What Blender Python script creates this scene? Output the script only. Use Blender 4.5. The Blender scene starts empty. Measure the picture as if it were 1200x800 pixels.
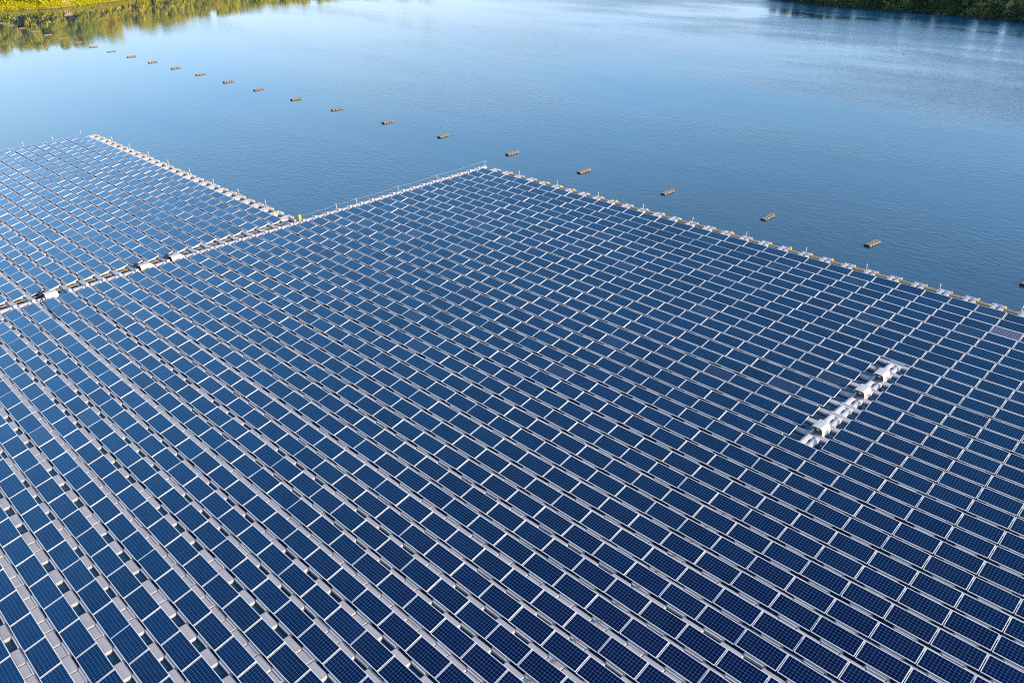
import bpy, bmesh, math, random
import numpy as np
from mathutils import Vector, Matrix
random.seed(7)
rng = np.random.default_rng(7)
R = math.radians
scene = bpy.context.scene
C = scene.collection

# ------------------------------------------------------------------ camera
PX_F, YAW, PIT, ROL = 961.02, 0.797636, 0.493221, -0.024955      # focal length in pixels of a 1200 px wide picture
CAM = Vector((70.309, -64.862, 28.787))
FWD = Vector((-math.sin(YAW) * math.cos(PIT), math.cos(YAW) * math.cos(PIT), -math.sin(PIT)))
r0 = Vector((math.cos(YAW), math.sin(YAW), 0))
u0 = r0.cross(FWD)
RIGHT = r0 * math.cos(ROL) + u0 * math.sin(ROL)
UP = u0 * math.cos(ROL) - r0 * math.sin(ROL)
cam_data = bpy.data.cameras.new('camera')
cam = bpy.data.objects.new('camera', cam_data)
C.objects.link(cam)
cam_data.sensor_width = 36
cam_data.lens = PX_F / 1200 * 36
cam_data.clip_start = 0.5
cam_data.clip_end = 6000
cam.matrix_world = Matrix(((RIGHT.x, UP.x, -FWD.x, CAM.x), (RIGHT.y, UP.y, -FWD.y, CAM.y),
                           (RIGHT.z, UP.z, -FWD.z, CAM.z), (0, 0, 0, 1)))
scene.camera = cam

# ------------------------------------------------------------------ sky and sun
SUN_EL, SUN_AZ = R(18), R(14)           # azimuth: from +X (east) towards +Y (north)
w = bpy.data.worlds.new('World')
scene.world = w
w.use_nodes = True
nt = w.node_tree
bg = nt.nodes['Background']
sky = nt.nodes.new('ShaderNodeTexSky')
sky.sky_type = 'NISHITA'
sky.sun_disc = False
sky.sun_elevation = SUN_EL
sky.sun_rotation = math.pi / 2 - SUN_AZ  # measured from +Y clockwise
sky.air_density = 1.0
sky.dust_density = 1.2
sky.ozone_density = 1.0
# thin bright haze and high cloud low in the sky, all round the horizon
tc = nt.nodes.new('ShaderNodeTexCoord')
sx_ = nt.nodes.new('ShaderNodeSeparateXYZ')
nt.links.new(tc.outputs['Generated'], sx_.inputs[0])
band = nt.nodes.new('ShaderNodeMapRange')
band.interpolation_type = 'SMOOTHSTEP'
band.inputs['From Min'].default_value = 0.20
band.inputs['From Max'].default_value = 0.62
band.inputs['To Min'].default_value = 0.80
band.inputs['To Max'].default_value = 0.0
nt.links.new(sx_.outputs[2], band.inputs[0])
rise = nt.nodes.new('ShaderNodeMapRange')
rise.interpolation_type = 'SMOOTHSTEP'
rise.inputs['From Min'].default_value = -0.05
rise.inputs['From Max'].default_value = 0.26
rise.inputs['To Min'].default_value = 0.30
rise.inputs['To Max'].default_value = 1.0
nt.links.new(sx_.outputs[2], rise.inputs[0])
bump_ = nt.nodes.new('ShaderNodeMath')
bump_.operation = 'MULTIPLY'
nt.links.new(band.outputs[0], bump_.inputs[0])
nt.links.new(rise.outputs[0], bump_.inputs[1])
cmap = nt.nodes.new('ShaderNodeMapping')
cmap.inputs['Scale'].default_value = (2.2, 2.2, 7.0)
nt.links.new(tc.outputs['Generated'], cmap.inputs[0])
cn = nt.nodes.new('ShaderNodeTexNoise')
cn.inputs['Scale'].default_value = 1.4
cn.inputs['Detail'].default_value = 5
nt.links.new(cmap.outputs[0], cn.inputs['Vector'])
cr_ = nt.nodes.new('ShaderNodeMapRange')
cr_.inputs['From Min'].default_value = 0.35
cr_.inputs['From Max'].default_value = 0.65
cr_.inputs['To Min'].default_value = 0.55
cr_.inputs['To Max'].default_value = 1.1
nt.links.new(cn.outputs['Fac'], cr_.inputs[0])
cm = nt.nodes.new('ShaderNodeMath')
cm.operation = 'MULTIPLY'
cm.use_clamp = True
nt.links.new(bump_.outputs[0], cm.inputs[0])
nt.links.new(cr_.outputs[0], cm.inputs[1])
hz = nt.nodes.new('ShaderNodeMix')
hz.data_type = 'RGBA'
hz.inputs[7].default_value = (1.7, 3.6, 5.8, 1)
nt.links.new(cm.outputs[0], hz.inputs[0])
nt.links.new(sky.outputs[0], hz.inputs[6])
low = nt.nodes.new('ShaderNodeMapRange')
low.interpolation_type = 'SMOOTHSTEP'
low.inputs['From Min'].default_value = 0.0
low.inputs['From Max'].default_value = 0.20
low.inputs['To Min'].default_value = 0.75
low.inputs['To Max'].default_value = 0.0
nt.links.new(sx_.outputs[2], low.inputs[0])
hz2 = nt.nodes.new('ShaderNodeMix')
hz2.data_type = 'RGBA'
hz2.inputs[7].default_value = (3.7, 3.9, 4.7, 1)
nt.links.new(low.outputs[0], hz2.inputs[0])
nt.links.new(hz.outputs[2], hz2.inputs[6])
nt.links.new(hz2.outputs[2], bg.inputs[0])
bg.inputs[1].default_value = 0.15
sun_d = bpy.data.lights.new('sun', 'SUN')
sun_d.energy = 3.8
sun_d.angle = R(0.5)
sun_d.color = (1.0, 0.76, 0.50)
sun = bpy.data.objects.new('sun', sun_d)
C.objects.link(sun)
sd = Vector((math.cos(SUN_EL) * math.cos(SUN_AZ), math.cos(SUN_EL) * math.sin(SUN_AZ), math.sin(SUN_EL)))
sun.rotation_euler = sd.to_track_quat('Z', 'Y').to_euler()
vs = scene.view_settings
vs.view_transform = 'Standard'
vs.look = 'None'
vs.exposure = 1.4
vs.gamma = 1
scene.cycles.use_denoising = False       # a clean picture at these sample counts; keeps the fine cell lines
scene.cycles.filter_width = 1.1
vs.use_curve_mapping = False

# ------------------------------------------------------------------ material helpers
def new_mat(name):
    m = bpy.data.materials.new(name)
    m.use_nodes = True
    t = m.node_tree
    return m, t, t.nodes['Principled BSDF']

def N(t, kind, **kw):
    n = t.nodes.new(kind)
    for k, v in kw.items():
        setattr(n, k, v)
    return n

def math_node(t, op, a, b=None, c=None):
    n = N(t, 'ShaderNodeMath', operation=op)
    for k, v in enumerate((a, b, c)):
        if v is None:
            continue
        if isinstance(v, (int, float)):
            n.inputs[k].default_value = v
        else:
            t.links.new(v, n.inputs[k])
    return n.outputs[0]

def mix_col(t, fac, a, b):
    n = N(t, 'ShaderNodeMix', data_type='RGBA')
    for sock, v in ((n.inputs[0], fac), (n.inputs[6], a), (n.inputs[7], b)):
        if isinstance(v, (int, float)):
            sock.default_value = v
        elif isinstance(v, tuple):
            sock.default_value = (*v, 1)
        else:
            t.links.new(v, sock)
    return n.outputs[2]

def noise(t, scale, detail=2, coord=None, rough=0.5):
    n = N(t, 'ShaderNodeTexNoise')
    n.inputs['Scale'].default_value = scale
    n.inputs['Detail'].default_value = detail
    n.inputs['Roughness'].default_value = rough
    if coord is not None:
        t.links.new(coord, n.inputs['Vector'])
    return n.outputs['Fac']

def ramp(t, fac, stops):
    n = N(t, 'ShaderNodeValToRGB')
    el = n.color_ramp.elements
    while len(el) < len(stops):
        el.new(0.5)
    for e, (p, c) in zip(el, stops):
        e.position = p
        e.color = (*c, 1) if isinstance(c, tuple) else (c, c, c, 1)
    t.links.new(fac, n.inputs[0])
    return n.outputs[0]

def plain(name, col, rough=0.5, metal=0.0, var=0.12, scale=3.0, spec=0.5, objvar=0.0):
    m, t, p = new_mat(name)
    co = N(t, 'ShaderNodeNewGeometry').outputs['Position']
    n1 = noise(t, scale, 4, co, 0.6)
    dark = tuple(c * (1 - var) for c in col)
    lite = tuple(min(1, c * (1 + var)) for c in col)
    c = ramp(t, n1, [(0.3, dark), (0.7, lite)])
    if objvar:
        oi = N(t, 'ShaderNodeObjectInfo').outputs['Random']
        f = math_node(t, 'MULTIPLY_ADD', oi, objvar, 1 - objvar / 2)
        mm = N(t, 'ShaderNodeVectorMath', operation='SCALE')
        t.links.new(c, mm.inputs[0])
        t.links.new(f, mm.inputs['Scale'])
        c = mm.outputs[0]
    t.links.new(c, p.inputs['Base Color'])
    p.inputs['Roughness'].default_value = rough
    p.inputs['Metallic'].default_value = metal
    p.inputs['Specular IOR Level'].default_value = spec
    return m

MAT = {}
MAT['float'] = plain('grey_float_plastic', (0.275, 0.285, 0.335), 0.5, var=0.10, scale=1.3)
MAT['tan'] = plain('tan_float_plastic', (0.36, 0.28, 0.17), 0.5, var=0.15, scale=1.5)
MAT['drum'] = plain('weathered_brown_drum', (0.17, 0.125, 0.075), 0.6, var=0.3, scale=2.5)
MAT['slat'] = plain('grey_brown_slats', (0.16, 0.14, 0.12), 0.8, var=0.25, scale=4)
MAT['spine'] = plain('white_float_plastic', (0.42, 0.42, 0.45), 0.45, var=0.06, scale=1.3)
MAT['white'] = plain('white_painted_metal', (0.38, 0.38, 0.39), 0.4, var=0.04)
MAT['frame'] = plain('anodised_frame', (0.62, 0.62, 0.63), 0.4, metal=0.0, var=0.05)
MAT['back'] = plain('panel_backsheet', (0.5, 0.5, 0.5), 0.6)
MAT['post'] = plain('painted_post', (0.45, 0.40, 0.34), 0.5)
MAT['yellow'] = plain('yellow_plastic', (0.70, 0.46, 0.03), 0.45)
MAT['lime'] = plain('faded_yellow_green', (0.42, 0.38, 0.04), 0.5)
MAT['black'] = plain('black_rubber', (0.012, 0.012, 0.014), 0.6)
MAT['grey'] = plain('inverter_grey', (0.22, 0.22, 0.23), 0.5)
MAT['redcable'] = plain('orange_cable', (0.11, 0.045, 0.025), 0.6)
MAT['rope'] = plain('pale_rope', (0.34, 0.37, 0.40), 0.7)
MAT['dark_metal'] = plain('inverter_dark', (0.07, 0.07, 0.075), 0.5, var=0.3, scale=6)
MAT['wood'] = plain('weathered_boards', (0.36, 0.25, 0.14), 0.8, var=0.25)
MAT['roof'] = plain('shed_roof', (0.42, 0.30, 0.18), 0.8, var=0.2)
MAT['bark'] = plain('bark', (0.10, 0.075, 0.05), 0.9, var=0.3)

def cell_material(name, cell_a, cell_b, line):
    """poly cells 12 x 6 laid out by UV: u runs 0-12, v runs 0-6; second UV map holds a random pair per panel"""
    m, t, p = new_mat(name)
    uv = N(t, 'ShaderNodeUVMap', uv_map='cells').outputs[0]
    s = N(t, 'ShaderNodeSeparateXYZ')
    t.links.new(uv, s.inputs[0])
    rnd = N(t, 'ShaderNodeSeparateXYZ')
    t.links.new(N(t, 'ShaderNodeUVMap', uv_map='panel_random').outputs[0], rnd.inputs[0])
    def edge(sock):
        fr = math_node(t, 'FRACT', sock)
        return math_node(t, 'MINIMUM', fr, math_node(t, 'SUBTRACT', 1.0, fr))
    eu, ev = edge(s.outputs[0]), edge(s.outputs[1])
    gap = math_node(t, 'LESS_THAN', math_node(t, 'MINIMUM', eu, ev), 0.024)
    corner = math_node(t, 'LESS_THAN', math_node(t, 'ADD', eu, ev), 0.15)
    outside = math_node(t, 'MAXIMUM', math_node(t, 'MAXIMUM', math_node(t, 'LESS_THAN', s.outputs[0], 0.0), math_node(t, 'GREATER_THAN', s.outputs[0], 12.0)),
                        math_node(t, 'MAXIMUM', math_node(t, 'LESS_THAN', s.outputs[1], 0.0), math_node(t, 'GREATER_THAN', s.outputs[1], 6.0)))
    bb = math_node(t, 'LESS_THAN', edge(math_node(t, 'MULTIPLY_ADD', s.outputs[1], 3.0, 0.5)), 0.035)   # three busbars per cell, along the long side
    cell_id = N(t, 'ShaderNodeTexWhiteNoise', noise_dimensions='4D')
    fl = N(t, 'ShaderNodeVectorMath', operation='FLOOR')
    t.links.new(uv, fl.inputs[0])
    t.links.new(fl.outputs[0], cell_id.inputs['Vector'])
    t.links.new(rnd.outputs[0], cell_id.inputs['W'])
    k = math_node(t, 'ADD', math_node(t, 'MULTIPLY', cell_id.outputs['Value'], 0.45), math_node(t, 'MULTIPLY', rnd.outputs[0], 0.55))
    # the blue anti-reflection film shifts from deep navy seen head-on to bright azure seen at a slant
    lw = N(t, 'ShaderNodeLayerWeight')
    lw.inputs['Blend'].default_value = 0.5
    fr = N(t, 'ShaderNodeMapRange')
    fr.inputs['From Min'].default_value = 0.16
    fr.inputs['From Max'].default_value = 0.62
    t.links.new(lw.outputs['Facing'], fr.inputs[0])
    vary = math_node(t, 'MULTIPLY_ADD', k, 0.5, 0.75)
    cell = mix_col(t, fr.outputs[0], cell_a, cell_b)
    vm = N(t, 'ShaderNodeVectorMath', operation='SCALE')
    t.links.new(cell, vm.inputs[0])
    t.links.new(vary, vm.inputs['Scale'])
    cell = vm.outputs[0]
    cell = mix_col(t, math_node(t, 'MULTIPLY', bb, 0.22), cell, line)
    lines = math_node(t, 'MAXIMUM', math_node(t, 'MAXIMUM', gap, corner), outside)
    col = mix_col(t, math_node(t, 'MULTIPLY', lines, 0.9), cell, line)
    # thin dust film
    co = N(t, 'ShaderNodeNewGeometry').outputs['Position']
    d = ramp(t, noise(t, 0.35, 4, co, 0.6), [(0.45, 0.0), (0.8, 0.02)])
    d = math_node(t, 'ADD', d, math_node(t, 'MULTIPLY', math_node(t, 'GREATER_THAN', rnd.outputs[1], 0.965), 0.07))
    col = mix_col(t, d, col, (0.35, 0.36, 0.40))
    t.links.new(col, p.inputs['Base Color'])
    t.links.new(math_node(t, 'MULTIPLY_ADD', lines, -0.85, 0.85), p.inputs['Metallic'])
    p.inputs['Roughness'].default_value = 0.28
    p.inputs['IOR'].default_value = 1.25
    p.inputs['Coat Weight'].default_value = 1.0
    p.inputs['Coat Roughness'].default_value = 0.03
    p.inputs['Coat IOR'].default_value = 1.10
    return m
MAT['cells'] = cell_material('solar_cells', (0.0002, 0.0105, 0.066), (0.0003, 0.094, 0.185), (0.06, 0.13, 0.25))
MAT['pale_cells'] = cell_material('dusty_solar_cells', (0.12, 0.13, 0.21), (0.14, 0.15, 0.24), (0.36, 0.38, 0.46))

def water_material():
    m, t, p = new_mat('lake_water')
    co = N(t, 'ShaderNodeNewGeometry').outputs['Position']
    s = N(t, 'ShaderNodeSeparateXYZ')
    t.links.new(co, s.inputs[0])
    # wind patches: long cat's-paws, calmer towards the west shore
    mp = N(t, 'ShaderNodeMapping')
    mp.inputs['Rotation'].default_value = (0, 0, R(35))
    mp.inputs['Scale'].default_value = (0.012, 0.035, 1)
    t.links.new(co, mp.inputs[0])
    patch = ramp(t, noise(t, 1.0, 4, mp.outputs[0], 0.55), [(0.38, 0.14), (0.60, 1.0)])
    calm = N(t, 'ShaderNodeMapRange')
    calm.inputs['From Min'].default_value = -170
    calm.inputs['From Max'].default_value = -40
    calm.inputs['To Min'].default_value = 0.16
    calm.inputs['To Max'].default_value = 1.0
    # distance along the north-east: ripples grow to the open right-hand side
    t.links.new(math_node(t, 'ADD', s.outputs[0], math_node(t, 'MULTIPLY', s.outputs[1], 0.35)), calm.inputs[0])
    # the open north side lies in the wind: steeper chop that breaks up the bank's reflection
    windy = N(t, 'ShaderNodeMapRange')
    windy.inputs['From Min'].default_value = 55
    windy.inputs['From Max'].default_value = 140
    windy.inputs['To Min'].default_value = 1.0
    windy.inputs['To Max'].default_value = 2.3
    t.links.new(math_node(t, 'ADD', s.outputs[1], math_node(t, 'MULTIPLY', s.outputs[0], 0.45)), windy.inputs[0])
    stren = math_node(t, 'MULTIPLY', math_node(t, 'MULTIPLY', patch, calm.outputs[0]), windy.outputs[0])
    m2 = N(t, 'ShaderNodeMapping')
    m2.inputs['Rotation'].default_value = (0, 0, R(-28))
    m2.inputs['Scale'].default_value = (0.7, 1.8, 1)
    t.links.new(co, m2.inputs[0])
    h1 = noise(t, 1.0, 3, m2.outputs[0], 0.55)
    m3 = N(t, 'ShaderNodeMapping')
    m3.inputs['Rotation'].default_value = (0, 0, R(20))
    m3.inputs['Scale'].default_value = (1.6, 3.4, 1)
    t.links.new(co, m3.inputs[0])
    h2 = noise(t, 1.0, 2, m3.outputs[0], 0.5)
    hh = math_node(t, 'ADD', math_node(t, 'MULTIPLY', h1, 0.085), math_node(t, 'MULTIPLY', h2, 0.045))
    b = N(t, 'ShaderNodeBump')
    b.inputs['Distance'].default_value = 0.5
    b.inputs['Strength'].default_value = 1.0
    t.links.new(math_node(t, 'MULTIPLY', hh, stren), b.inputs['Height'])
    t.links.new(b.outputs[0], p.inputs['Normal'])
    p.inputs['Base Color'].default_value = (0.0012, 0.031, 0.080, 1)
    t.links.new(math_node(t, 'MINIMUM', math_node(t, 'MULTIPLY_ADD', stren, 0.12, 0.02), 0.30), p.inputs['Roughness'])
    p.inputs['IOR'].default_value = 1.333
    return m
MAT['water'] = water_material()

def ground_material():
    m, t, p = new_mat('grassy_bank')
    co = N(t, 'ShaderNodeNewGeometry').outputs['Position']
    s = N(t, 'ShaderNodeSeparateXYZ')
    t.links.new(co, s.inputs[0])
    g = ramp(t, noise(t, 0.35, 5, co, 0.6), [(0.3, (0.10, 0.13, 0.015)), (0.55, (0.24, 0.24, 0.025)), (0.75, (0.34, 0.27, 0.05))])
    soil = ramp(t, noise(t, 0.8, 4, co), [(0.3, (0.30, 0.17, 0.06)), (0.7, (0.42, 0.26, 0.10))])
    h = math_node(t, 'ADD', s.outputs[2], math_node(t, 'MULTIPLY', noise(t, 0.5, 3, co), 0.5))
    f = N(t, 'ShaderNodeMapRange')
    f.inputs['From Min'].default_value = 0.3
    f.inputs['From Max'].default_value = 0.5
    t.links.new(h, f.inputs[0])
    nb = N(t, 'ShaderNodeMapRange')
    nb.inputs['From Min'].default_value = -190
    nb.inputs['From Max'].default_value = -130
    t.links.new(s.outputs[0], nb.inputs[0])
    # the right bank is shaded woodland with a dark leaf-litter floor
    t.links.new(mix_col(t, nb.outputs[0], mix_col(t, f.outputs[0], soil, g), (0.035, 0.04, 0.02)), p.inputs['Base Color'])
    p.inputs['Roughness'].default_value = 0.95
    p.inputs['Specular IOR Level'].default_value = 0.1
    return m
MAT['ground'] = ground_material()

def leaf_material(name, a, b, c):
    m, t, p = new_mat(name)
    rn = N(t, 'ShaderNodeNewGeometry')
    oi = N(t, 'ShaderNodeObjectInfo').outputs['Random']
    k = math_node(t, 'ADD', math_node(t, 'MULTIPLY', rn.outputs['Random Per Island'], 0.55), math_node(t, 'MULTIPLY', oi, 0.45))
    col = ramp(t, k, [(0.1, a), (0.5, b), (0.9, c)])
    t.links.new(col, p.inputs['Base Color'])
    p.inputs['Roughness'].default_value = 0.65
    p.inputs['Specular IOR Level'].default_value = 0.2
    tr = N(t, 'ShaderNodeBsdfTranslucent')
    t.links.new(col, tr.inputs[0])
    mx = N(t, 'ShaderNodeMixShader')
    mx.inputs[0].default_value = 0.25
    out = t.nodes['Material Output']
    t.links.new(p.outputs[0], mx.inputs[1])
    t.links.new(tr.outputs[0], mx.inputs[2])
    t.links.new(mx.outputs[0], out.inputs[0])
    return m
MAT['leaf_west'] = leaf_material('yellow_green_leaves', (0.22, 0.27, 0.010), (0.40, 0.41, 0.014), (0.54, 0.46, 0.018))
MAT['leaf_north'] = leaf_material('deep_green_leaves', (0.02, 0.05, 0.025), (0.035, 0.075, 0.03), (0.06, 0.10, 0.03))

# ------------------------------------------------------------------ object helpers
def tag(o, label=None, cat=None, group=None, kind=None):
    if label: o['label'] = label
    if cat: o['category'] = cat
    if group: o['group'] = group
    if kind: o['kind'] = kind
    return o

def link(name, data, parent=None, loc=None, rot=None):
    o = bpy.data.objects.new(name, data)
    C.objects.link(o)
    if parent: o.parent = parent
    if loc is not None: o.location = loc
    if rot is not None: o.rotation_euler = rot
    return o

def empty(name, loc, label, cat, group=None, rz=0):
    o = link(name, None, None, loc, (0, 0, rz))
    o.empty_display_size = 0.2
    return tag(o, label, cat, group)

def copy_tree(o, parent=None):
    c = o.copy()
    C.objects.link(c)
    c.parent = parent
    for ch in list(o.children):
        copy_tree(ch, c)
    return c

class MB:
    """collects boxes, bars and tubes into one mesh"""
    def __init__(s): s.v, s.f, s.sm = [], [], []
    def add(s, verts, faces, smooth=False):
        b = len(s.v)
        s.v += [tuple(v) for v in verts]
        s.f += [tuple(i + b for i in f) for f in faces]
        s.sm += [smooth] * len(faces)
    def box(s, x0, x1, y0, y1, z0, z1):
        s.add([(x, y, z) for z in (z0, z1) for y in (y0, y1) for x in (x0, x1)],
              [(0, 2, 3, 1), (4, 5, 7, 6), (0, 1, 5, 4), (2, 6, 7, 3), (0, 4, 6, 2), (1, 3, 7, 5)])
    def float_block(s, cx, cy, z0, z1, lx, ly, r=0.07, ends=True, crown=0.015):
        """a blow-moulded float: rounded along its long axis, drawn-in ends"""
        along_x = lx >= ly
        L, W = (lx, ly) if along_x else (ly, lx)
        prof = lambda k, q: [(-W / 2 + k, z0), (W / 2 - k, z0), (W / 2 - k, z1 - r - q), (W / 2 - r - k, z1 - q), (0, z1 + crown - q), (-W / 2 + r + k, z1 - q), (-W / 2 + k, z1 - r - q)]
        st = [(-L / 2, 0.05, 0.045), (-L / 2 + 0.05, 0, 0), (L / 2 - 0.05, 0, 0), (L / 2, 0.05, 0.045)]
        vs_, n = [], 7
        for a, k, q in st:
            for b, z in prof(k, q):
                vs_.append((cx + a, cy + b, z) if along_x else (cx - b, cy + a, z))
        fs = []
        for i in range(3):
            for j in range(n):
                fs.append((i * n + j, i * n + (j + 1) % n, (i + 1) * n + (j + 1) % n, (i + 1) * n + j)[::-1])
        fs.append(tuple(range(n)))
        fs.append(tuple(range(3 * n, 4 * n))[::-1])
        s.add(vs_, [f[::-1] for f in fs])
    def tube(s, pts, r, n=6, cap=True, r2=None):
        pts = [Vector(p) for p in pts]
        vs_, fs = [], []
        for i, p in enumerate(pts):
            d = (pts[min(i + 1, len(pts) - 1)] - pts[max(i - 1, 0)]).normalized()
            a = d.cross(Vector((0, 0, 1)))
            if a.length < 1e-3: a = Vector((1, 0, 0))
            a.normalize()
            b = d.cross(a)
            rr = r if r2 is None else r + (r2 - r) * i / (len(pts) - 1)
            for k in range(n):
                g = 2 * math.pi * k / n
                vs_.append(p + a * math.cos(g) * rr + b * math.sin(g) * rr)
        for i in range(len(pts) - 1):
            for k in range(n):
                fs.append((i * n + k, i * n + (k + 1) % n, (i + 1) * n + (k + 1) % n, (i + 1) * n + k))
        s.add(vs_, fs, True)
        if cap:
            b = len(s.v) - len(vs_)
            s.f += [tuple(b + k for k in range(n))[::-1], tuple(b + (len(pts) - 1) * n + k for k in range(n))]
            s.sm += [False, False]
    def mesh(s, name, mat):
        me = bpy.data.meshes.new(name)
        me.from_pydata(s.v, [], s.f)
        me.materials.append(mat)
        me.polygons.foreach_set('use_smooth', s.sm)
        me.update()
        return me

# ------------------------------------------------------------------ terrain and lake
LAKE = [(-420, -300), (-320, -140), (-278, -40), (-262, 5), (-258, 21), (-251, 35), (-252, 46), (-258, 64), (-270, 87), (-285, 111),
        (-304, 140), (-324, 180), (-350, 240), (-340, 330), (-230, 370), (-150, 320), (-100, 235), (-72, 192), (-53, 178.5), (-25, 175.5),
        (-8, 174), (8, 171), (60, 163), (120, 140), (200, 90), (290, 0), (320, -120), (250, -270), (60, -340), (-200, -350)]
def lake_sd(P):
    """signed distance to the shoreline, positive on land"""
    poly = np.array(LAKE, float)
    q = np.roll(poly, -1, 0)
    d = np.full(len(P), 1e9)
    inside = np.zeros(len(P), bool)
    for a, b in zip(poly, q):
        e = b - a
        w_ = P - a
        tt = np.clip((w_ @ e) / (e @ e), 0, 1)
        d = np.minimum(d, np.hypot(*(w_ - tt[:, None] * e).T))
        c1 = (a[1] > P[:, 1]) != (b[1] > P[:, 1])
        xx = (b[0] - a[0]) * (P[:, 1] - a[1]) / (b[1] - a[1] + 1e-12) + a[0]
        inside ^= c1 & (P[:, 0] < xx)
    return np.where(inside, -d, d)
def land_height(P):
    d = lake_sd(P)
    wob = 1.2 * np.sin(P[:, 0] * 0.21 + np.sin(P[:, 1] * 0.13) * 2) * np.sin(P[:, 1] * 0.17 + 1.3)
    d = d + wob
    steep = np.where(P[:, 0] > -160, 0.20, 0.35)
    return np.where(d < 0, np.maximum(d * 0.25, -4), steep * d / (1 + np.abs(d) * 0.035))
def build_ground():
    def axis(lo, hi, c0, c1, fine, coarse):
        return np.unique(np.concatenate([np.arange(lo, c0, coarse), np.arange(c0, c1, fine), np.arange(c1, hi + 1, coarse)]))
    xs = axis(-2400, 2400, -360, 160, 3.0, 60.0)
    ys = axis(-2400, 2400, -60, 260, 3.0, 60.0)
    X, Y = np.meshgrid(xs, ys)
    P = np.stack([X.ravel(), Y.ravel()], 1)
    Z = land_height(P)
    nx, ny = len(xs), len(ys)
    idx = np.arange(nx * ny).reshape(ny, nx)
    F = np.stack([idx[:-1, :-1], idx[:-1, 1:], idx[1:, 1:], idx[1:, :-1]], -1).reshape(-1, 4)
    me = bpy.data.meshes.new('ground')
    me.from_pydata(np.column_stack([P, Z]).tolist(), [], F.tolist())
    me.materials.append(MAT['ground'])
    me.polygons.foreach_set('use_smooth', [True] * len(F))
    return tag(link('ground', me), 'grassy lake bank rising from a sandy waterline', 'ground', kind='structure')
build_ground()
wm = MB()
WL = 0.10
wm.add([(-700, -700, WL), (700, -700, WL), (700, 700, WL), (-700, 700, WL)], [(0, 1, 2, 3)])
tag(link('water', wm.mesh('water', MAT['water'])), 'blue lake water with fine wind ripples', 'water', kind='structure')

# ------------------------------------------------------------------ array layout
PU, PV = 2.0, 1.44485                     # column and row pitch
PL, PW, TILT = 1.95, 0.99, R(12)
ZC = 0.45                                 # height of a panel's centre above the water
GX = -2.223                               # sideways shift of the west array
MAIN_I, MAIN_J = range(0, 46), range(0, 56)
WEST_K, WEST_J = range(1, 28), range(18, 46)
SPINE_I, SPINE_J = 27, range(9, 18)
def col_x(side, i): return i * PU if side == 'main' else -i * PU + GX
def project(p):
    d = Vector(p) - CAM
    z = d.dot(FWD)
    if z < 1: return None
    return 600 + PX_F * d.dot(RIGHT) / z, 400 - PX_F * d.dot(UP) / z, z
def in_frame(p, m=20):
    q = project(p)
    return q is not None and -m < q[0] < 1200 + m and -m < q[1] < 800 + m

# ------------------------------------------------------------------ solar panels
def ordinal(n):
    if n > 30: return ['thirty-', 'forty-', 'fifty-', 'sixty-', 'seventy-', 'eighty-', 'ninety-', 'hundred-and-'][n // 10 - 3] + ordinal(n % 10) if n % 10 else ['fortieth', 'fiftieth', 'sixtieth', 'seventieth', 'eightieth', 'ninetieth', 'hundredth'][n // 10 - 4]
    return ['first', 'second', 'third', 'fourth', 'fifth', 'sixth', 'seventh', 'eighth', 'ninth', 'tenth', 'eleventh', 'twelfth', 'thirteenth',
            'fourteenth', 'fifteenth', 'sixteenth', 'seventeenth', 'eighteenth', 'nineteenth', 'twentieth', 'twenty-first', 'twenty-second',
            'twenty-third', 'twenty-fourth', 'twenty-fifth', 'twenty-sixth', 'twenty-seventh', 'twenty-eighth', 'twenty-ninth', 'thirtieth'][n - 1]
COUNT = ['no', 'one', 'two', 'three', 'four', 'five', 'six', 'seven', 'eight', 'nine', 'ten', 'eleven', 'twelve', 'thirteen', 'fourteen', 'fifteen',
         'sixteen', 'seventeen', 'eighteen', 'nineteen', 'twenty']
COUNT += ['twenty-' + q for q in COUNT[1:10]] + ['thirty'] + ['thirty-' + q for q in COUNT[1:10]] + ['forty']
def panel_label(c):
    """place counted from the gap that holds the inner inverter walkway: rows run nearer, columns run left or right"""
    _, i, j, _p = c
    dj, di = j - SPINE_J[-1], SPINE_I - i
    rows = COUNT[dj] + (' row' if dj == 1 else ' rows') if dj > 0 else None
    side = 'in line with' if di == 0 else '%s %s of' % (COUNT[abs(di)], 'left' if di > 0 else 'right')
    if rows: return 'blue solar panel %s nearer than, column %s the inner inverter walkway' % (rows, side)
    return 'solar panel, column %s the inner inverter walkway, %s rows from its near end' % (side, COUNT[-dj])
TH, FW = 0.045, 0.026
hl, hw = PL / 2, PW / 2
FRAME_V = [(x, y, 0) for x, y in ((-hl, -hw), (hl, -hw), (hl, hw), (-hl, hw))] + \
          [(x, y, 0) for x, y in ((-hl + FW, -hw + FW), (hl - FW, -hw + FW), (hl - FW, hw - FW), (-hl + FW, hw - FW))] + \
          [(x, y, -TH) for x, y in ((-hl, -hw), (hl, -hw), (hl, hw), (-hl, hw))]
FRAME_F = [(0, 1, 5, 4), (1, 2, 6, 5), (2, 3, 7, 6), (3, 0, 4, 7), (8, 9, 1, 0), (9, 10, 2, 1), (10, 11, 3, 2), (11, 8, 0, 3), (11, 10, 9, 8)]
GX0, GY0 = hl - FW + 0.002, hw - FW + 0.002
GLASS_V = [(-GX0, -GY0, -0.004), (GX0, -GY0, -0.004), (GX0, GY0, -0.004), (-GX0, GY0, -0.004)]
MU, MV = 12 * 0.0135 / 1.9 * 1.0, 6 * 0.0135 / 0.95
GLASS_UV = [(-MU, -MV), (12 + MU, -MV), (12 + MU, 6 + MV), (-MU, 6 + MV)]

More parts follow.
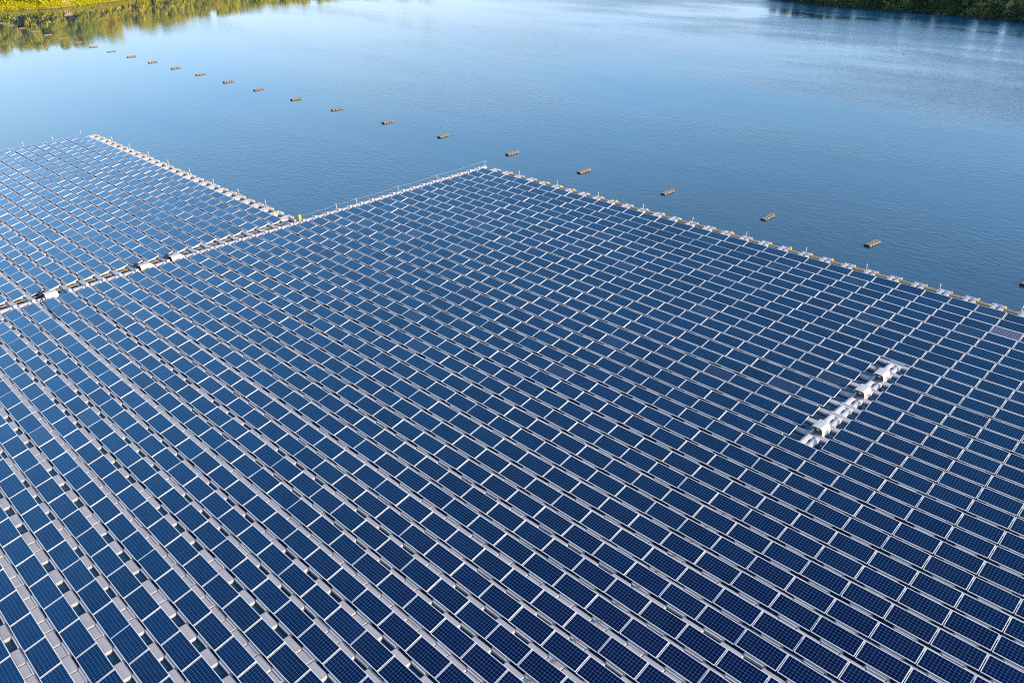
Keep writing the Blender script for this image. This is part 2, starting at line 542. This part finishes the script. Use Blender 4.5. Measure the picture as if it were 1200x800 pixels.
def glass_mesh(name, mats, rnd, nverts, faces):
    me = bpy.data.meshes.new(name)
    me.from_pydata(nverts, [], faces)
    me.materials.append(mats)
    n = len(faces)
    uv = me.uv_layers.new(name='cells')
    uv.data.foreach_set('uv', np.tile(np.array(GLASS_UV, np.float32).ravel(), n))
    u2 = me.uv_layers.new(name='panel_random')
    u2.data.foreach_set('uv', np.repeat(np.array(rnd, np.float32).reshape(n, 2), 4, 0).ravel())
    return me

def drift(x, y):
    """slow bending of the raft on the water"""
    return Vector((0.03 * math.sin(x * .11 + y * .07), 0.045 * math.sin(x * .16 + 1.3) * math.sin(y * .21) + 0.03 * math.sin(y * 1.9 + x * .05),
                   0.018 * math.sin(x * .19 + y * .13) + 0.014 * math.sin(y * .53 - x * .07)))
cells = []
for side, I, J in (('main', MAIN_I, MAIN_J), ('west', WEST_K, WEST_J)):
    for i in I:
        for j in J:
            if side == 'main' and i == SPINE_I and j in SPINE_J: continue
            cx_, cy_ = col_x(side, i), -j * PV
            cells.append((side, i, j, Vector((cx_, cy_, ZC)) + drift(cx_, cy_)))
def screen_area(p):
    q = project(p)
    return 0 if q is None else 1 / q[2] ** 2
vis = [c for c in cells if in_frame(c[3], 18)]
PALE = ('main', 29, 2)
order = sorted((c for c in vis if c[:3] != PALE), key=lambda c: -screen_area(c[3]))
near = order[:300]
near_keys = {c[:3] for c in near}

frame_me = bpy.data.meshes.new('panel_frame')
frame_me.from_pydata(FRAME_V, [], FRAME_F)
frame_me.materials.append(MAT['frame'])
glass_me = [glass_mesh('panel_glass', MAT['cells'], [(random.random(), random.random())], GLASS_V, [(0, 1, 2, 3)]) for _ in range(8)]
def jitter():
    return (TILT + random.gauss(0, R(0.4)), random.gauss(0, R(0.28)), random.gauss(0, R(0.15)))
LBL_NEAR = 'dark blue solar panel of twelve by six cells with white frame in the nearest rows of the large array'
def make_panel(c, glass, label, group=None):
    t = empty('solar_panel', c[3], label, 'solar panel', group)
    t.rotation_euler = jitter()
    t.location.z += random.gauss(0, 0.006)
    link('frame', frame_me, t)
    link('cell_glass', glass, t)
    return t
proto = make_panel(near[0], glass_me[0], panel_label(near[0]), 'solar panels in the nearest rows')
for n, c in enumerate(near[1:]):
    p = copy_tree(proto)
    p.location = c[3] + Vector((0, 0, random.gauss(0, 0.006)))
    p.rotation_euler = jitter()
    p['label'] = panel_label(c)
    for ch in p.children:
        if ch.name.startswith('cell_glass'): ch.data = glass_me[(n * 5 + n // 7) % 8]
pale_glass = glass_mesh('panel_glass', MAT['pale_cells'], [(0.5, 0.5)], GLASS_V, [(0, 1, 2, 3)])
make_panel(('main', 29, 2, Vector((29 * PU, -2 * PV, ZC))), pale_glass, 'single pale violet solar panel near the far edge, right of the frame centre')

fv, ff, gv, gf, gr = [], [], [], [], []
for c in cells:
    if c[:3] in near_keys or c[:3] == PALE: continue
    q = project(c[3])
    rx, ry, rz = jitter()
    M = Matrix.Translation(c[3] + Vector((0, 0, random.gauss(0, 0.006)))) @ Matrix.Rotation(rz, 4, 'Z') @ Matrix.Rotation(ry, 4, 'Y') @ Matrix.Rotation(rx, 4, 'X')
    b = len(fv)
    fv += [tuple(M @ Vector(v)) for v in FRAME_V]
    ff += [tuple(k + b for k in f) for f in FRAME_F]
    b = len(gv)
    gv += [tuple(M @ Vector(v)) for v in GLASS_V]
    gf.append((b, b + 1, b + 2, b + 3))
    gr.append((random.random(), random.random()))
rest = empty('solar_panels', (0, 0, 0), 'blue solar panels filling the farther rows of both arrays', 'solar panels')
rest['kind'] = 'stuff'
me = bpy.data.meshes.new('panel_frames')
me.from_pydata(fv, [], ff)
me.materials.append(MAT['frame'])
tag(link('frames', me, rest), kind='stuff')
tag(link('cell_glass', glass_mesh('panel_glasses', MAT['cells'], gr, gv, gf), rest), kind='stuff')

# ------------------------------------------------------------------ floating platforms
ZT = 0.230                                 # walkway top
WY = 0.44                                  # walkway float width
LONG, SHORT = 1.13, 0.84
def long_float(mb, x, y, z=0.0):
    mb.float_block(x, y - 0.02, 0.0 + z, ZT + z, LONG, WY, 0.03, crown=0.006)
    for s in (-1, 1):                      # coupling pins
        mb.box(x + s * 0.50 - 0.045, x + s * 0.50 + 0.045, y + WY / 2 - 0.03, y + WY / 2 + 0.055, 0.12 + z, ZT - 0.01 + z)
def short_float(mb, x, y, z=0.0):
    mb.float_block(x, y - 0.02, 0.0 + z, ZT - 0.012 + z, SHORT, WY, 0.03, crown=0.006)
    mb.box(x - SHORT / 2 + .02, x + SHORT / 2 - .02, y + WY / 2 - 0.03, y + WY / 2 + 0.12, 0.02 + z, 0.17 + z)
def support_float(mb, x, y, z=0.0):
    """the float below a panel: wide tray with the lip that shows in front of the panel's low edge"""
    mb.box(x - 0.46, x + 0.46, y - 0.30, y + 0.30, 0.0 + z, 0.16 + z)
    mb.box(x - 0.50, x + 0.50, y - 0.515, y - 0.302, 0.0 + z, 0.285 + z)
    mb.box(x - 0.44, x + 0.44, y - 0.590, y - 0.517, 0.10 + z, 0.262 + z)
    mb.box(x - 0.40, x + 0.40, y + 0.22, y + 0.40, 0.0 + z, 0.42 + z)

main = empty('floating_platform', (0, 0, 0), 'large platform of pale grey plastic floats carrying the main solar array', 'floating platform')
west = empty('floating_platform', (0, 0, 0), 'smaller platform of pale grey floats carrying the array at upper left', 'floating platform')
longs, shorts, supports = [], [], []
for side, plat, I, J in (('main', main, MAIN_I, MAIN_J), ('west', west, WEST_K, WEST_J)):
    for j in list(J) + [J[0] - 1]:
        y = -(j + 0.5) * PV
        full = j % 4 == 2
        xs = [col_x(side, i) for i in I]
        edge_n = j == J[0] - 1
        for i in I:
            x = col_x(side, i)
            if not edge_n: supports.append((plat, x, -j * PV)) if not (side == 'main' and i == SPINE_I and j in SPINE_J) else None
            if edge_n: continue
            spine = side == 'main' and i == SPINE_I and (j in SPINE_J or j == SPINE_J[0] - 1)
            if (full or i % 4 == 3) and not spine:
                shorts.append((plat, x, y))
            sgn = 1 if side == 'main' else -1
            longs.append((plat, x - sgn * 1.0, y))
def spread(items, builder, name, lim, mat):
    for plat in (main, west):
        mine = [(x, y) for p_, x, y in items if p_ is plat]
        cand = sorted((q for q in mine if in_frame((q[0], q[1], 0.2), 10)), key=lambda q: -screen_area((q[0], q[1], 0.2)))[:lim]
        ks = set(cand)
        mb = MB()
        builder(mb, 0, 0)
        me = mb.mesh(name, mat)
        for x, y in cand:
            link(name, me, plat, Vector((x, y, random.gauss(0, 0.008))) + drift(x, y), (random.gauss(0, 0.008), random.gauss(0, 0.008), random.gauss(0, 0.006)))
        mb = MB()
        for x, y in mine:
            if (x, y) not in ks:
                q = drift(x, y)
                builder(mb, x + q.x, y + q.y, q.z + random.gauss(0, 0.008))
        tag(link(name + 's', mb.mesh(name + 's', mat), plat), kind='stuff')
spread(longs, long_float, 'walkway_float', 300, MAT['float'])
spread(shorts, short_float, 'spacer_float', 300, MAT['float'])
mb = {main: MB(), west: MB()}
for plat, x, y in supports:
    q = drift(x, y)
    support_float(mb[plat], x + q.x, y + q.y, q.z)
for plat in (main, west): tag(link('support_floats', mb[plat].mesh('support_floats', MAT['spine']), plat), kind='stuff')

# slotted double floats (edge connectors and the inverter spine)
def slotted(mb, x, y, ly=1.42, wx=0.95, zt=0.27):
    h = ly / 2
    for s in (-1, 1):
        mb.float_block(x + s * wx * 0.29, y, 0.0, zt, wx * 0.42, ly, 0.035, crown=0.0)
        mb.box(x + s * wx * 0.29 - 0.05, x + s * wx * 0.29 + 0.05, y - h + 0.16, y + h - 0.16, 0.1, zt + 0.03)
    mb.box(x - 0.12 * wx, x + 0.12 * wx, y - h + 0.03, y - 0.20, 0.0, zt - 0.035)
    mb.box(x - 0.12 * wx, x + 0.12 * wx, y + 0.20, y + h - 0.03, 0.0, zt - 0.035)
    for s in (-1, 1):
        mb.box(x - 0.53 * wx, x + 0.53 * wx, y + s * (h - 0.12) - 0.07, y + s * (h - 0.12) + 0.07, 0.05, zt + 0.012)
sp = MB(); slotted(sp, 0, 0, 1.42, 0.84)
sp_me = sp.mesh('spine_float', MAT['spine'])
for j in SPINE_J:
    link('spine_float', sp_me, main, (SPINE_I * PU, -j * PV, random.gauss(0.0, 0.006)), (0, 0, random.gauss(0, 0.01)))
con = MB(); slotted(con, 0, 0, 1.50, 0.95, 0.30)
con_me = con.mesh('edge_float', MAT['float'])
pipe = MB(); pipe.float_block(0, 0, 0.0, 0.33, 1.06, 0.30, 0.09, crown=0.03)
pipe_me = pipe.mesh('outer_float', MAT['tan'])
for i in MAIN_I:
    link('edge_float', con_me, main, (i * PU, 1.42, random.gauss(0, 0.01)), (0, 0, random.gauss(0, 0.015)))
    link('outer_float', pipe_me, main, (i * PU + 1.0, 1.66 + random.gauss(0, 0.02), random.gauss(0, 0.01)), (0, 0, random.gauss(0, 0.02)))
YW = -18 * PV
for k in WEST_K:
    x = col_x('west', k)
    link('edge_float', con_me, west, (x, YW + 1.42, random.gauss(0, 0.01)), (0, 0, random.gauss(0, 0.015)))
    link('outer_float', pipe_me, west, (x + 1.0, YW + 1.66, random.gauss(0, 0.01)), (0, 0, random.gauss(0, 0.02)))
# walkway along the west edge of the main array and through the channel between the two arrays
wf = MB(); wf.float_block(0, 0, 0.0, 0.30, 0.62, 0.98, 0.14, crown=0.05)
wf_me = wf.mesh('side_float', MAT['float'])
cf = MB(); cf.float_block(0, 0, 0.0, 0.26, 1.06, 0.46, 0.06)
cf_me = cf.mesh('cross_float', MAT['float'])
bk = MB(); bk.box(-0.06, 0.10, -0.12, 0.12, 0.2, 0.46)  # white block added to stand in for the cross float's sunlit end face
bk_me = bk.mesh('lit_face_block', MAT['white'])
hf = MB(); hf.float_block(0, 0, -0.05, 0.16, 0.14, 0.96, 0.04)
hf_me = hf.mesh('tan_side_float', MAT['drum'])
CHX = -1.98
INV_CH = {33: 0, 28: 1, 26: 2}
for j in range(-1, MAIN_J[-1]):
    y = -j * PV
    if j not in INV_CH: link('side_float', wf_me, main, (CHX, y, random.gauss(0, 0.01)), (0, 0, random.gauss(0, 0.02)))
    link('cross_float', cf_me, main, (CHX - 0.12, y - PV / 2 - 0.02, random.gauss(0, 0.006)))
    link('lit_face_block', bk_me, main, (CHX + 0.12, y - PV / 2 - 0.02, 0))
    if j >= 18 and j <= WEST_J[-1]:
        link('outer_float', hf_me, west, (CHX - 1.22, y, random.gauss(0, 0.01)))
# west edge of the west array
for j in WEST_J:
    link('side_float', wf_me, west, (col_x('west', WEST_K[-1]) - 1.35, -j * PV, random.gauss(0, 0.01)))
    link('cross_float', cf_me, west, (col_x('west', WEST_K[-1]) - 1.5, -j * PV - PV / 2, random.gauss(0, 0.006)))

# ------------------------------------------------------------------ inverter boxes
def make_inverter(loc, label):
    t = empty('inverter_box', loc, label, 'inverter', 'inverter boxes standing on the floats')
    # bent sheet hood: short lip on the west side, flat top, rounded east side
    prof = [(-0.43, 0.40), (-0.42, 0.56), (-0.36, 0.62), (-0.1, 0.64), (0.20, 0.635), (0.31, 0.60), (0.39, 0.48), (0.43, 0.30), (0.43, 0.06)]
    n = len(prof)
    mb_ = MB()
    for off, rev in ((0, False), (-0.012, True)):
        vs_ = [(x * (1 + off * 2), y_, z + off) for y_ in (-0.50, 0.50) for x, z in prof]
        fs = [(k, k + 1, n + k + 1, n + k) for k in range(n - 1)]
        mb_.add(vs_, [f if rev else f[::-1] for f in fs], False)
    b = 2 * n
    mb_.f += [(k, b + k, b + k + 1, k + 1) for k in range(n - 1)] + [(n + k, n + k + 1, b + n + k + 1, b + n + k) for k in range(n - 1)]
    mb_.sm += [False] * (2 * n - 2)
    # rear wall
    mb_.box(-0.38, 0.38, 0.44, 0.465, 0.04, 0.60)
    link('hood', mb_.mesh('hood', MAT['white']), t)
    bd = MB()
    bd.box(-0.30, 0.30, -0.30, 0.34, 0.10, 0.54)
    for k in range(5): bd.box(-0.24 + k * 0.1, -0.20 + k * 0.1, -0.335, -0.30, 0.14, 0.50)
    link('inverter_body', bd.mesh('inverter_body', MAT['dark_metal']), t)
    pl = MB()
    pl.box(-0.1, 0.12, -0.35, -0.336, 0.30, 0.44)
    link('display', pl.mesh('display', MAT['rope']), t)
    for zz in (0.14, 0.20, 0.26):
        vt = MB(); vt.box(0.425, 0.437, -0.18, 0.20, zz, zz + 0.03)
        link('vent', vt.mesh('vent', MAT['dark_metal']), t)
    st = MB()
    for sx in (-0.32, 0.32):
        st.box(sx - 0.025, sx + 0.025, -0.36, 0.38, 0.0, 0.10)
    link('base_rail', st.mesh('base_rail', MAT['white']), t)
    cb = MB()
    for q in range(3):
        x = -0.2 + q * 0.09
        cb.tube([(x, -0.31, 0.16), (x - 0.03, -0.40, 0.10), (x - 0.10, -0.50, 0.03), (x - 0.13, -0.62, 0.02)], 0.018, 5)
    link('cable', cb.mesh('cable', MAT['redcable']), t)
    return t
SX = SPINE_I * PU
INV_SCALE = 0.86
iv = make_inverter((SX + 0.05, -10.3 * PV, 0.275), 'white hooded inverter box at the far end of the inner float walkway')
iv.scale = (INV_SCALE, 1.0, 0.85)
for loc, lab in (((SX + 0.05, -12.25 * PV, 0.275), 'white hooded inverter box in the middle of the three on the inner float walkway'),
                 ((SX + 0.05, -16.15 * PV, 0.275), 'white hooded inverter box nearest the camera on the inner float walkway'),
                 ((CHX, -33.55 * PV, 0.10), 'white rounded inverter box nearest the left frame edge in the channel between arrays'),
                 ((CHX, -27.95 * PV, 0.10), 'white rounded inverter box in the channel, middle one of the three there'),
                 ((CHX, -25.95 * PV, 0.10), 'white rounded inverter box in the channel, nearest the yellow buoy')):
    c = copy_tree(iv)
    c.location = loc
    c['label'] = lab

# ------------------------------------------------------------------ cables
def cable(name, pts, r, mat, label):
    m_ = MB()
    m_.tube(pts, r, 6)
    return tag(link(name, m_.mesh(name, mat)), label, 'cable')
cable('power_cable', [(SX + 0.02 + 0.05 * math.sin(k * 1.7), -25.1 - k * 0.7225, 0.30) for k in range(46)], 0.03, MAT['redcable'],
      'rust coloured cable running under the panels towards the camera from the inner float walkway')
cable('power_cable', [(SX - 1.35, -12.4, 0.33), (SX - 1.1, -13.05, 0.31), (SX - 0.7, -13.6, 0.30), (SX - 0.3, -14.2, 0.31), (SX - 0.2, -15.0, 0.30)], 0.045, MAT['black'],
      'black cable lying over the floats beside the two far inverter boxes')
cable('power_cable', [(-2.3, -49.1, 0.34), (-1.5, -49.3, 0.36), (0.4, -49.5, 0.34), (2.6, -49.62, 0.32), (3.6, -50.2, 0.33), (3.9, -51.2, 0.3)], 0.04, MAT['black'],
      'black cable curving over panels below the leftmost channel inverter')
for loc, lab in (((-2.75, -48.9), 'black cable coil beside the leftmost channel inverter'), ((-2.75, -40.8), 'black cable coil beside the middle channel inverter'),
                 ((-2.75, -37.9), 'black cable coil beside the channel inverter nearest the yellow buoy')):
    m_ = MB()
    pts = [(0.30 * math.cos(a * 0.5) * (1 - a * 0.012), 0.30 * math.sin(a * 0.5) * (1 - a * 0.012), 0.06 + 0.012 * a) for a in range(26)]
    m_.tube(pts, 0.05, 5)
    m_.tube([(0.3, 0, 0.1), (0.5, -0.2, 0.25), (0.6, -0.4, 0.3)], 0.05, 5)
    o = tag(link('cable_coil', m_.mesh('cable_coil', MAT['black']), None, (*loc, 0.26)), lab, 'cable', 'cable coils in the channel')

# ------------------------------------------------------------------ posts, rope, bollards, buoy
pm = MB(); pm.tube([(0, 0, 0), (0.0, 0, 0.62)], 0.028, 6)
pm2 = MB(); pm2.box(-0.11, 0.11, -0.11, 0.11, 0, 0.03)
pm3 = MB(); pm3.tube([(0, 0, 0.62), (0, 0, 0.66)], 0.038, 6)
post0 = None
def add_post(x, y, label, group):
    global post0
    if post0 is None:
        post0 = empty('edge_post', (x, y, 0.26), label, 'post', group)
        link('pole', pm.mesh('pole', MAT['post']), post0)
        link('base_plate', pm2.mesh('base_plate', MAT['white']), post0)
        link('cap', pm3.mesh('cap', MAT['post']), post0)
        p = post0
    else:
        p = copy_tree(post0)
        p.location = (x, y, 0.26)
        p['label'] = label
        p['group'] = group
    p.rotation_euler = (random.gauss(0, 0.05), random.gauss(0, 0.05), 0)
    return p
for n in range(10):
    x = 4 + 6 * n - (0.4 if n > 6 else 0)
    add_post(x, 1.72, 'short pale post on the far edge of the main array, %s from its corner' % ordinal(n + 1), 'posts along the far edge of the main array')
wy = [2.0, -5.6, -11.4, -17.0, -19.6]
for n, y in enumerate(wy):
    add_post(CHX - 0.22, y, 'pale rope post %s on the left edge of the main array' % ('at the far corner' if n == 0 else ordinal(n + 1) + ' from far corner'), 'rope posts along the left edge of the main array')
for n in range(8):
    add_post(-9.2 - 5.95 * n, -23.95, 'short pale post on the smaller array, water side, %s from the yellow buoy' % ordinal(n + 1), 'posts along the water edge of the smaller array')
for n in range(6):
    add_post(-57.9, -25.6 - 3.9 * n, 'small pale post on the far end of the smaller array, %s from its corner' % ordinal(n + 1), 'posts along the far end of the smaller array')
def sag(a, b, s, n=8):
    a, b = Vector(a), Vector(b)
    return [a.lerp(b, k / n) - Vector((0, 0, 4 * s * (k / n) * (1 - k / n))) for k in range(n + 1)]
rp = MB()
tops = [(CHX - 0.22, y, 0.88) for y in wy] + [(-2.35, -23.9, 0.75)]
for a, b in zip(tops[:-1], tops[1:]): rp.tube(sag(a, b, 0.12), 0.007, 5)
tag(link('safety_rope', rp.mesh('safety_rope', MAT['rope'])), 'thin pale rope strung between posts along the left edge of the main array', 'rope')
bm1 = MB(); bm1.tube([(0, 0, 0.0), (0, 0, 0.17)], 0.06, 8)
bm2 = MB(); bm2.tube([(0, 0, 0.17), (0, 0, 0.21)], 0.09, 8); bm2.box(-0.02, 0.02, -0.16, 0.16, 0.07, 0.13)
b0 = None
bi = [i for i in range(4, 30)]
for n, i in enumerate(bi):
    lab = 'small yellow mooring bollard on the far edge, beside the %s connector from the far corner' % ordinal(i + 1)
    loc = (i * PU + 0.56, 1.70, 0.31)
    if b0 is None:
        b0 = empty('mooring_bollard', loc, lab, 'bollard', 'yellow bollards along the far edge')
        b0.scale = (0.75, 0.75, 0.8)
        link('stem', bm1.mesh('stem', MAT['yellow']), b0)
        link('head', bm2.mesh('head', MAT['yellow']), b0)
    elif random.random() < 0.92:
        c = copy_tree(b0)
        c.location = loc
        c.rotation_euler = (random.gauss(0, 0.15), random.gauss(0, 0.15), random.random() * 3)
        c.scale = (random.uniform(.5, .9),) * 2 + (random.uniform(.5, 1.3),)
        c['label'] = lab
bu = empty('marker_buoy', (-2.35, -24.0, 0.0), 'yellow marker buoy where the two arrays meet', 'buoy')
m_ = MB(); m_.tube([(0, 0, 0.2), (0, 0, 0.3), (0, 0, 0.65), (0, 0, 0.8)], 0.17, 10)
link('body', m_.mesh('body', MAT['lime']), bu)
m_ = MB(); m_.tube([(0, 0, 0.8), (0, 0, 0.88)], 0.07, 8)
link('top_ring', m_.mesh('top_ring', MAT['yellow']), bu)

# ------------------------------------------------------------------ line of anchor floats
ax = [56.2, 43.2, 32.5, 20.3, 8.2, -3.9, -17.5, -30.1, -43.2, -55.3, -67.8, -79, -90.3, -101.4, -112.5, -123.8, -135.2, -146.2, -157.1, -168, -178.6, -189.1, -200.1, -210.6, -218.6]
drum = MB(); drum.float_block(0, 0, -0.12, 0.18, 0.58, 0.46, 0.09, crown=0.03)
drum_me = drum.mesh('drum', MAT['drum'])
endb = MB(); endb.box(-0.31, 0.31, -0.05, 0.05, -0.1, 0.20)
endb_me = endb.mesh('end_board', MAT['black'])
deck = MB()
for k in range(3): deck.box(-0.24 + k * 0.18, -0.13 + k * 0.18, -1.05, 1.05, 0.212, 0.232)
deck_me = deck.mesh('deck_slats', MAT['slat'])
a0 = None
for n, x in enumerate(ax):
    lab = ('low tan anchor float, %s from the right in the line across the lake' % ordinal(n + 1)) if n else 'low tan anchor float cut by the right frame edge, first in the line'
    rz = random.gauss(0, R(6))
    y = 8.5 + max(0, (-x - 60) * 0.011)
    if a0 is None:
        a0 = empty('anchor_float', (x, y, 0), lab, 'float', 'anchor floats in a line across the lake', rz)
        a0.location.z = WL - 0.02
        a0.scale = (0.9, 0.9, 0.9)
        for k in range(4): link('drum', drum_me, a0, (0, -0.78 + k * 0.52, 0))
        link('end_board', endb_me, a0, (0, -1.09, 0))
        link('deck_slats', deck_me, a0)
    else:
        c = copy_tree(a0)
        c.location = (x, y, WL - 0.02 + random.gauss(0, 0.02))
        c.rotation_euler = (random.gauss(0, .02), random.gauss(0, .02), rz)
        c['label'] = lab

# ------------------------------------------------------------------ trees
SHED = (-254.2, 40.6)
def near_shed(p, d): return math.hypot(p.x - SHED[0] - 1, p.y - SHED[1]) < d
def tree_meshes(seed, H, leaf_mat, leaves=2200, spread=0.46, low=0.02):
    rr = random.Random(seed)
    tr = MB()
    pts = [(0, 0, -0.6)]
    for k in range(1, 6):
        pts.append((pts[-1][0] + rr.gauss(0, H * 0.012), pts[-1][1] + rr.gauss(0, H * 0.012), H * 0.86 * k / 5))
    tr.tube(pts, H * 0.020, 6, r2=H * 0.004)
    clumps = []
    for k in range(16):
        f = low + (0.92 - low) * (k + rr.random()) / 16
        a = k * 2.4 + rr.random()
        wd = spread * H * (1 - ((f - 0.42) / 0.66) ** 2) * rr.uniform(0.55, 1.0)
        wd = max(wd, 0.05 * H)
        base = Vector((0, 0, f * H * 0.85))
        tip = Vector((math.cos(a) * wd * 0.75, math.sin(a) * wd * 0.75, f * H + 0.04 * H))
        tr.tube([base, base.lerp(tip, 0.5) + Vector((0, 0, 0.02 * H)), tip], H * 0.007, 4, r2=H * 0.002)
        clumps.append((tip, rr.uniform(0.09, 0.16) * H))
        clumps.append((base.lerp(tip, 0.45) + Vector((rr.gauss(0, .04), rr.gauss(0, .04), rr.gauss(0, .03))) * H, rr.uniform(0.08, 0.13) * H))
    clumps.append((Vector((0, 0, H * 0.93)), 0.10 * H))
    cr = MB()
    for q in range(leaves):
        c_, rad = rr.choice(clumps)
        d = Vector((rr.gauss(0, 1), rr.gauss(0, 1), rr.gauss(0, 0.75)))
        d = d.normalized() * rad * (rr.random() ** 0.4)
        p = c_ + d
        nrm = (d.normalized() + Vector((rr.gauss(0, .4), rr.gauss(0, .4), rr.gauss(0.1, .4)))).normalized()
        a = nrm.orthogonal().normalized()
        b = nrm.cross(a)
        ang = rr.random() * 6.28
        a, b = a * math.cos(ang) + b * math.sin(ang), b * math.cos(ang) - a * math.sin(ang)
        s = rr.uniform(0.022, 0.045) * H
        cr.add([p - a * s, p + b * s * 0.55, p + a * s, p - b * s * 0.55], [(0, 1, 2, 3)])
    return tr.mesh('trunk', MAT['bark']), cr.mesh('crown', leaf_mat)
def shore_points(seg, inland, step, jit):
    out = []
    pts = [Vector((*LAKE[k], 0)) for k in seg]
    acc = 0
    for a, b in zip(pts[:-1], pts[1:]):
        d = b - a
        L = d.length
        nrm = Vector((d.y, -d.x, 0)).normalized()
        q = acc
        while q < L:
            p = a + d * (q / L)
            cand = p + nrm * inland
            if lake_sd(np.array([[cand.x, cand.y]]))[0] < 0: cand = p - nrm * inland
            out.append(cand + Vector((random.gauss(0, jit), random.gauss(0, jit), 0)))
            q += step
        acc = q - L
    return out
WEST_SEG = list(range(1, 14))
NORTH_SEG = list(range(15, 24))
wt = [tree_meshes(s, 10, MAT['leaf_west']) for s in (1, 2, 3, 4, 5)]
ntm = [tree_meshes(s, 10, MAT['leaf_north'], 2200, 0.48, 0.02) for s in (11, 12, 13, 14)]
def plant(points, meshes, hmin, hmax, labels, group, cat='tree'):
    n = 0
    P = np.array([(p.x, p.y) for p in points])
    Z = land_height(P)
    for p, z in zip(points, Z):
        tm, cm = meshes[random.randrange(len(meshes))]
        if near_shed(p, 3.6): continue
        H = random.uniform(hmin, hmax) * (1 + max(0, p.y - 110) / 330 * (p.x < -200))
        q = project((p.x, p.y, -H - z - 1))          # the lowest point of its mirror image in the lake
        if q is None or not -70 < q[0] < 1260 or q[1] < -4: continue
        n += 1
        t = empty('tree', (p.x, p.y, z - 0.1), labels % ordinal(n) if '%' in labels else labels, cat, group, random.random() * 6.28)
        s = H / 10
        t.scale = (s * random.uniform(.85, 1.15), s * random.uniform(.85, 1.15), s)
        link('trunk', tm, t)
        link('crown', cm, t)
plant(shore_points(WEST_SEG, 4.5, 4.6, 1.2), wt, 8, 12.5, 'yellow green tree in the front row on the sunny left bank, %s from the left', 'front trees on the left bank')
plant(shore_points(WEST_SEG, 10.0, 5.5, 2.0), wt, 9, 13, 'yellow green tree in the back row on the sunny left bank, %s from the left', 'back trees on the left bank')
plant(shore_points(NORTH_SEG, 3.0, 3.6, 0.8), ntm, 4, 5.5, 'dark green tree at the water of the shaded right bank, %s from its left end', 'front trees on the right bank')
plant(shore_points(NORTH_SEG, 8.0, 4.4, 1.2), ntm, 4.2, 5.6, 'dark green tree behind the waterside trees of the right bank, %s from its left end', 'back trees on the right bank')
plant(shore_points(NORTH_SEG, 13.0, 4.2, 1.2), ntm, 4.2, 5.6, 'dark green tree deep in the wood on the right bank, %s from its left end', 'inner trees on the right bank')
plant(shore_points(WEST_SEG, 15.0, 6.0, 1.5), wt, 9, 12.5, 'yellow green tree set back in the wood on the left bank, %s from the left', 'inner trees on the left bank')
# bushes at the waterline: nobody could count them
def undergrowth(name, seg, mat, label, hmax, inland, step):
    mb_ = MB()
    for d in inland:
        for p in shore_points(seg, d, step, 0.8):
            if math.hypot(p.x - SHED[0], p.y - SHED[1]) < 1.6: continue
            z = land_height(np.array([[p.x, p.y]]))[0]
            rad = random.uniform(0.4, 1.0) * hmax
            for q in range(110):
                v = Vector((random.gauss(0, 1), random.gauss(0, 1), abs(random.gauss(0, .8)))).normalized() * rad * random.random() ** .4
                c_ = Vector((p.x, p.y, z)) + v
                a = Vector((random.gauss(0, 1), random.gauss(0, 1), random.gauss(0, 1))).normalized()
                b = a.orthogonal().normalized()
                s = random.uniform(.14, .30)
                mb_.add([c_ - a * s, c_ + b * s * .6, c_ + a * s, c_ - b * s * .6], [(0, 1, 2, 3)])
    tag(link(name, mb_.mesh(name, mat)), label, 'bushes', kind='stuff')
undergrowth('undergrowth', WEST_SEG, MAT['leaf_west'], 'low yellow green bushes and reeds along the sunny left bank', 2.0, (0.5, 1.6, 3.2, 5.5), 1.7)
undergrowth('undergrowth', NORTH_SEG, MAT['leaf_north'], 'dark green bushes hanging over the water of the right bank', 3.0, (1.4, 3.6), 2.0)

# ------------------------------------------------------------------ shed on the left bank
sx, sy = SHED
sz = float(land_height(np.array([[sx, sy]]))[0])
shed = empty('shed', (sx, sy, sz), 'small tan wooden shed standing among the bushes on the left bank', 'shed', None, R(5))
shed.scale = (0.75, 0.75, 0.75)
m_ = MB()
m_.box(-1.3, 1.3, -1.6, 1.6, -0.3, 2.0)
link('wall', m_.mesh('wall', MAT['wood']), shed)
m_ = MB()
m_.add([(-1.6, -1.9, 1.95), (1.6, -1.9, 1.95), (1.6, 1.9, 1.95), (-1.6, 1.9, 1.95), (0, -1.9, 2.9), (0, 1.9, 2.9)], [(0, 4, 5, 3), (1, 2, 5, 4), (0, 1, 4), (2, 3, 5), (3, 2, 1, 0)])
link('roof', m_.mesh('roof', MAT['roof']), shed)
for yy in (-0.95, 0.0, 0.95):
    m_ = MB(); m_.box(1.30, 1.33, yy - 0.3, yy + 0.3, 0.7, 1.6)
    wn = link('window', m_.mesh('window', MAT['black']), shed)
    m_ = MB()
    m_.box(1.30, 1.36, yy - 0.38, yy - 0.3, 0.62, 1.68); m_.box(1.30, 1.36, yy + 0.3, yy + 0.38, 0.62, 1.68)
    link('frame', m_.mesh('frame', MAT['white']), wn)
